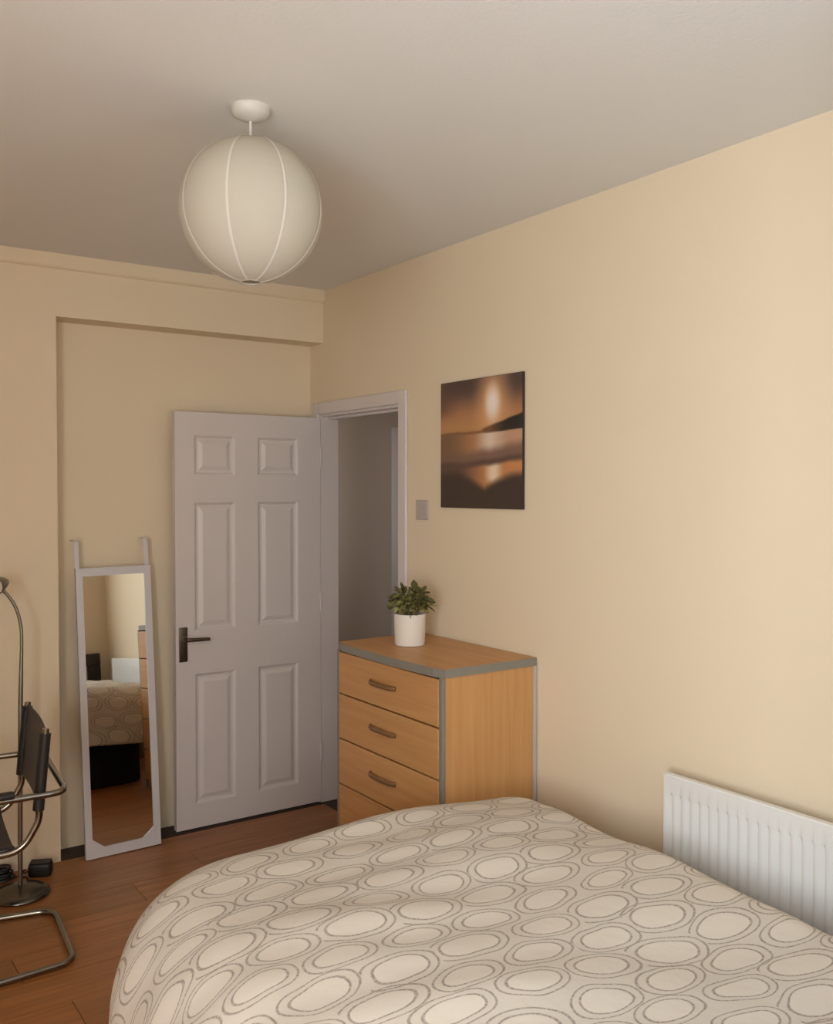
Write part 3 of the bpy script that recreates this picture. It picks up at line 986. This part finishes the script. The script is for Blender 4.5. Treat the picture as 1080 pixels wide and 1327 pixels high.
bm = lathe(new(), [(.008, -.055), (.016, -.052), (.024, -.035), (.036, .0), (.038, .018), (.036, .018), (.034, .0), (.022, -.03)], (0, 0, 0), 28, True, True)
dirv = Vector((-.72, -.66, -.15)).normalized()
q = dirv.to_track_quat('Z', 'Y').to_matrix().to_4x4()
bm.transform(Matrix.Translation((FX - .078, FY - .020, 1.248)) @ q)
head = obj('lamp_head', bm, M['steel'], flamp, smooth=True)
bm = lathe(new(), [(.001, .006), (.018, .006), (.031, .004), (.031, .001)], (0, 0, 0), 24, True, True)
bm.transform(Matrix.Translation((FX - .078, FY - .020, 1.248)) @ q)
obj('diffuser', bm, M['pot'], head, smooth=True)
bm = new()
tube(bm, fillet([(FX + .03, FY + .10, .004), (FX + .07, FY + .15, .004), (FX + .02, FY + .19, .004), (FX - .10, FY + .22, .004)], .05), .0032, 8)
obj('power_cord', bm, M['black'], flamp, smooth=True)

# black transformer and a coil of cable behind the base
ad = thing('power_adapter', 'black plug adapter lying on the floor to the right of the lamp base', 'adapter', (.925, 4.10, 0), (0, 0, R(-25)))
bm = box(new(), -.046, .046, -.030, .030, 0, .058, bev=.012, seg=3)
obj('adapter_body', bm, M['black'], ad, smooth=True, local=True)
bm = box(new(), -.041, .041, -.025, .025, .0575, .0605, bev=.001)
obj('adapter_lid', bm, M['black'], ad, local=True)
bm = new(); tube(bm, fillet([(-.046, 0, .02), (-.075, 0, .012), (-.090, .03, .005), (-.075, .055, .004)], .02), .003, 8)
obj('adapter_lead', bm, M['black'], ad, smooth=True, local=True)
co = thing('cable_coil', 'loose coil of black cable piled behind the lamp base', 'cable', (.775, 4.130, 0))
bm = new(); pts = []
for k in range(150):
    a = k * 2 * math.pi / 20
    r_ = .045 - .012 * math.sin(k * .21); z = .005 + .052 * k / 150
    pts.append((r_ * math.cos(a) * (1 - .35 * k / 150), .8 * r_ * math.sin(a) * (1 - .35 * k / 150), z))
tube(bm, pts, .0046, 7)
obj('cable', bm, M['black'], co, smooth=True, local=True)

sc_ = tag(obj('paper_scrap', prism(new(), [(.640, 2.915), (.652, 2.908), (.660, 2.918), (.650, 2.927)], 'Z', .0004, .0016), M['paper_scrap']), 'tiny pale scrap on the wooden floor left of the bed', 'scrap')

# ------------------------------------------------------------------ bed
BYAW = -2.5
DYAW = -4.4
FOOT = Vector((1.330, 2.405, 0))
bed = thing('bed', 'double bed with black divan base and dark headboard along the right wall', 'bed', FOOT, (0, 0, R(BYAW)))
# local: x across, y towards the foot (0 at the foot), z up
BL, BH = 1.86, .68
def slab(x0, x1, y0, y1, z0, z1, rc, re):
    """rounded slab: rc = corner radius in plan at the foot, re = radius of the top and bottom edges"""
    bm = new(); n_ = 8
    def ring(ins, z):
        pts = [(x0 + ins, y0 + ins), (x1 - ins, y0 + ins)]
        for cx, a0 in ((x1 - rc, 0), (x0 + rc, 90)):
            for k in range(n_ + 1):
                a = R(a0 + 90 * k / n_)
                pts.append((cx + (rc - ins) * math.cos(a), y1 - rc + (rc - ins) * math.sin(a)))
        return [bm.verts.new((p_[0], p_[1], z)) for p_ in pts]
    rings = []
    for k in range(6):
        a = R(90 * k / 5); rings.append(ring(re * (1 - math.sin(a)), z0 + re * (1 - math.cos(a))))
    for k in range(6):
        a = R(90 * k / 5); rings.append(ring(re * (1 - math.cos(a)), z1 - re * (1 - math.sin(a))))
    for a, b in zip(rings, rings[1:]):
        for k in range(len(a)): bm.faces.new((a[k], a[(k + 1) % len(a)], b[(k + 1) % len(a)], b[k]))
    bm.faces.new(rings[0][::-1]); bm.faces.new(rings[-1])
    return bm
obj('divan_base', slab(-.52, BH, -BL, -.05, .003, .30, .16, .012), M['divan'], bed, smooth=True, local=True)
obj('mattress', slab(-.52, BH, -BL, -.05, .301, .515, .20, .07), M['mattress'], bed, smooth=True, local=True)
bm = new()
hb = obj('headboard', B(-.62, 1.01, -BL - .045, -BL - .005, .70, .80, bev=.005), M['dark_wood'], bed, local=True)
for s, x_ in ((-1, -.62), (1, .91)):
    obj('headboard_post', B(x_, x_ + .10, -BL - .045, -BL - .005, .001, .70, bev=.005), M['dark_wood'], hb, local=True)
obj('headboard_rail', B(-.52, .91, -BL - .04, -BL - .01, .46, .52, bev=.004), M['dark_wood'], hb, local=True)

# pillows at the head
def pillow_bm(w, l, h):
    bm = new(); N1, N2 = 22, 16
    def pt(i, k, s):
        u, v = -1 + 2 * i / N1, -1 + 2 * k / N2
        e_ = max(0, (1 - abs(u) ** 3)) ** .55 * max(0, (1 - abs(v) ** 3)) ** .55
        wob = .006 * math.sin(5 * u + 3 * v) * e_
        return Vector((u * w / 2 * (1 - .04 * (1 - abs(v))), v * l / 2 * (1 - .05 * (1 - abs(u))), s * (h * .5 * e_) + wob))
    g1 = [[bm.verts.new(pt(i, k, 1)) for k in range(N2 + 1)] for i in range(N1 + 1)]
    g2 = [[g1[i][k] if i in (0, N1) or k in (0, N2) else bm.verts.new(pt(i, k, -.75)) for k in range(N2 + 1)] for i in range(N1 + 1)]
    for i in range(N1):
        for k in range(N2):
            bm.faces.new((g1[i][k], g1[i + 1][k], g1[i + 1][k + 1], g1[i][k + 1]))
            bm.faces.new((g2[i][k], g2[i][k + 1], g2[i + 1][k + 1], g2[i + 1][k]))
    return bm
Mb = Matrix.LocRotScale(FOOT, bed.rotation_euler, None)
for s, nm in ((-1, 'cream pillow on the window side at the head of the bed'), (1, 'cream pillow by the radiator wall at the head of the bed')):
    bm = pillow_bm(.62, .36, .15)
    o = obj('pillow', bm, M['pillow'], None, smooth='all')
    o.location = Mb @ Vector((s * .33 + .05, -BL + .185, .592)); o.rotation_euler = (R(-3), 0, R(BYAW + s * 2))
    tag(o, nm, 'pillow', 'pillows at the head of the bed')

# duvet: cloth laid over the bed, hanging over three sides
Md = Matrix.LocRotScale(FOOT + Vector((.005, .02, 0)), Matrix.Rotation(R(DYAW), 3, 'Z').to_quaternion(), None)
DV_A_L, DV_A_R, DV_F = -.41, .685, -.06       # core of the flat top (local x left / right, local y foot)
R_L, R_R, R_F = .24, .09, .11                # edge radii
D_L, D_R, D_F = .52, .30, .42                # how much cloth hangs past the core
HEAD_Y = -1.445
ZT = .622
rng = random.Random(5)
def top_z(x, y):
    s = (x + .6) / 1.3
    z = ZT + .010 * math.sin(3.1 * x + 1.0) * math.cos(2.6 * y + .4)
    z += .008 * math.sin(7.3 * x + 4.1 * y) + .005 * math.sin(12 * y - 5 * x + 1)
    z += .0035 * math.sin(31 * y + 4 * math.sin(2.3 * x + .5)) * (.5 + .5 * math.sin(4.2 * x - 3 * y)) + .0025 * math.sin(17 * y + 9 * x)
    z -= .022 * step(-x, .0, .45) ** 1.5
    return z
def cloth(u, v):
    # the foot edge lies a little askew on the window side
    p_ = drape(u, v)
    p_.y -= .028 * step(.35 - p_.x, 0, .8) * step(p_.y, -.8, -.1)
    return p_
def drape(u, v):
    """cloth coordinates to a point on the bed: flat inside, bent over a rounded edge and hanging outside"""
    left = u < 0
    rc = .15 if left else .05
    DXE = (DV_A_L + rc) if left else (DV_A_R - rc)
    a = max(0, DXE - u) if left else max(0, u - DXE)
    b = max(0, v - (DV_F - rc))
    sx = -1 if left else 1
    x0 = DXE if a > 0 else u
    y0 = (DV_F - rc) if b > 0 else v
    hyp = math.hypot(a, b)
    nx, ny = (a / hyp, b / hyp) if hyp > 0 else (0, 0)
    h3 = (a ** 3 + b ** 3) ** (1 / 3)
    d = h3 - rc
    if d <= 0:
        k = h3 / hyp if hyp > 0 else 1
        px, py = x0 + sx * a * k, y0 + b * k
        return Vector((px, py, top_z(px, py)))
    px, py = x0 + sx * nx * rc, y0 + ny * rc
    base = top_z(px, py)
    r = (R_L if left else R_R) * nx * nx + R_F * ny * ny
    q = r * math.pi / 2
    if d < q: out, drop = r * math.sin(d / r), r * (1 - math.cos(d / r))
    else: out, drop = r + (d - q) * .06, r + (d - q)
    hang = step(d, .14, .42)
    along = y0 * nx * nx + x0 * ny * ny + math.atan2(ny, nx) * .35
    out += hang * (.012 * math.sin(along * 13 + sx) + .008 * math.sin(along * 27 + 2))
    z = max(base - drop, .03 + .01 * math.sin(along * 9))
    return Vector((px + sx * nx * out, py + ny * out, z))
NU, NV = 150, 150
us = [DV_A_L - D_L + (DV_A_R + D_R - DV_A_L + D_L) * i / NU for i in range(NU + 1)]
vs_ = [HEAD_Y + (DV_F + D_F - HEAD_Y) * k / NV for k in range(NV + 1)]
bm = new(); uvl = bm.loops.layers.uv.new('cloth')
gr = [[bm.verts.new(Md @ cloth(u, v)) for v in vs_] for u in us]
for i in range(NU):
    for k in range(NV):
        f = bm.faces.new((gr[i][k], gr[i + 1][k], gr[i + 1][k + 1], gr[i][k + 1]))
        for lp, (a, b) in zip(f.loops, ((i, k), (i + 1, k), (i + 1, k + 1), (i, k + 1))):
            lp[uvl].uv = (us[a], vs_[b])
dv_o = obj('duvet', bm, M['duvet'], None, smooth='all')
tag(dv_o, 'cream duvet printed with grey pebble outlines spread over the bed', 'duvet')
md = dv_o.modifiers.new('thickness', 'SOLIDIFY'); md.thickness = .018; md.offset = -1
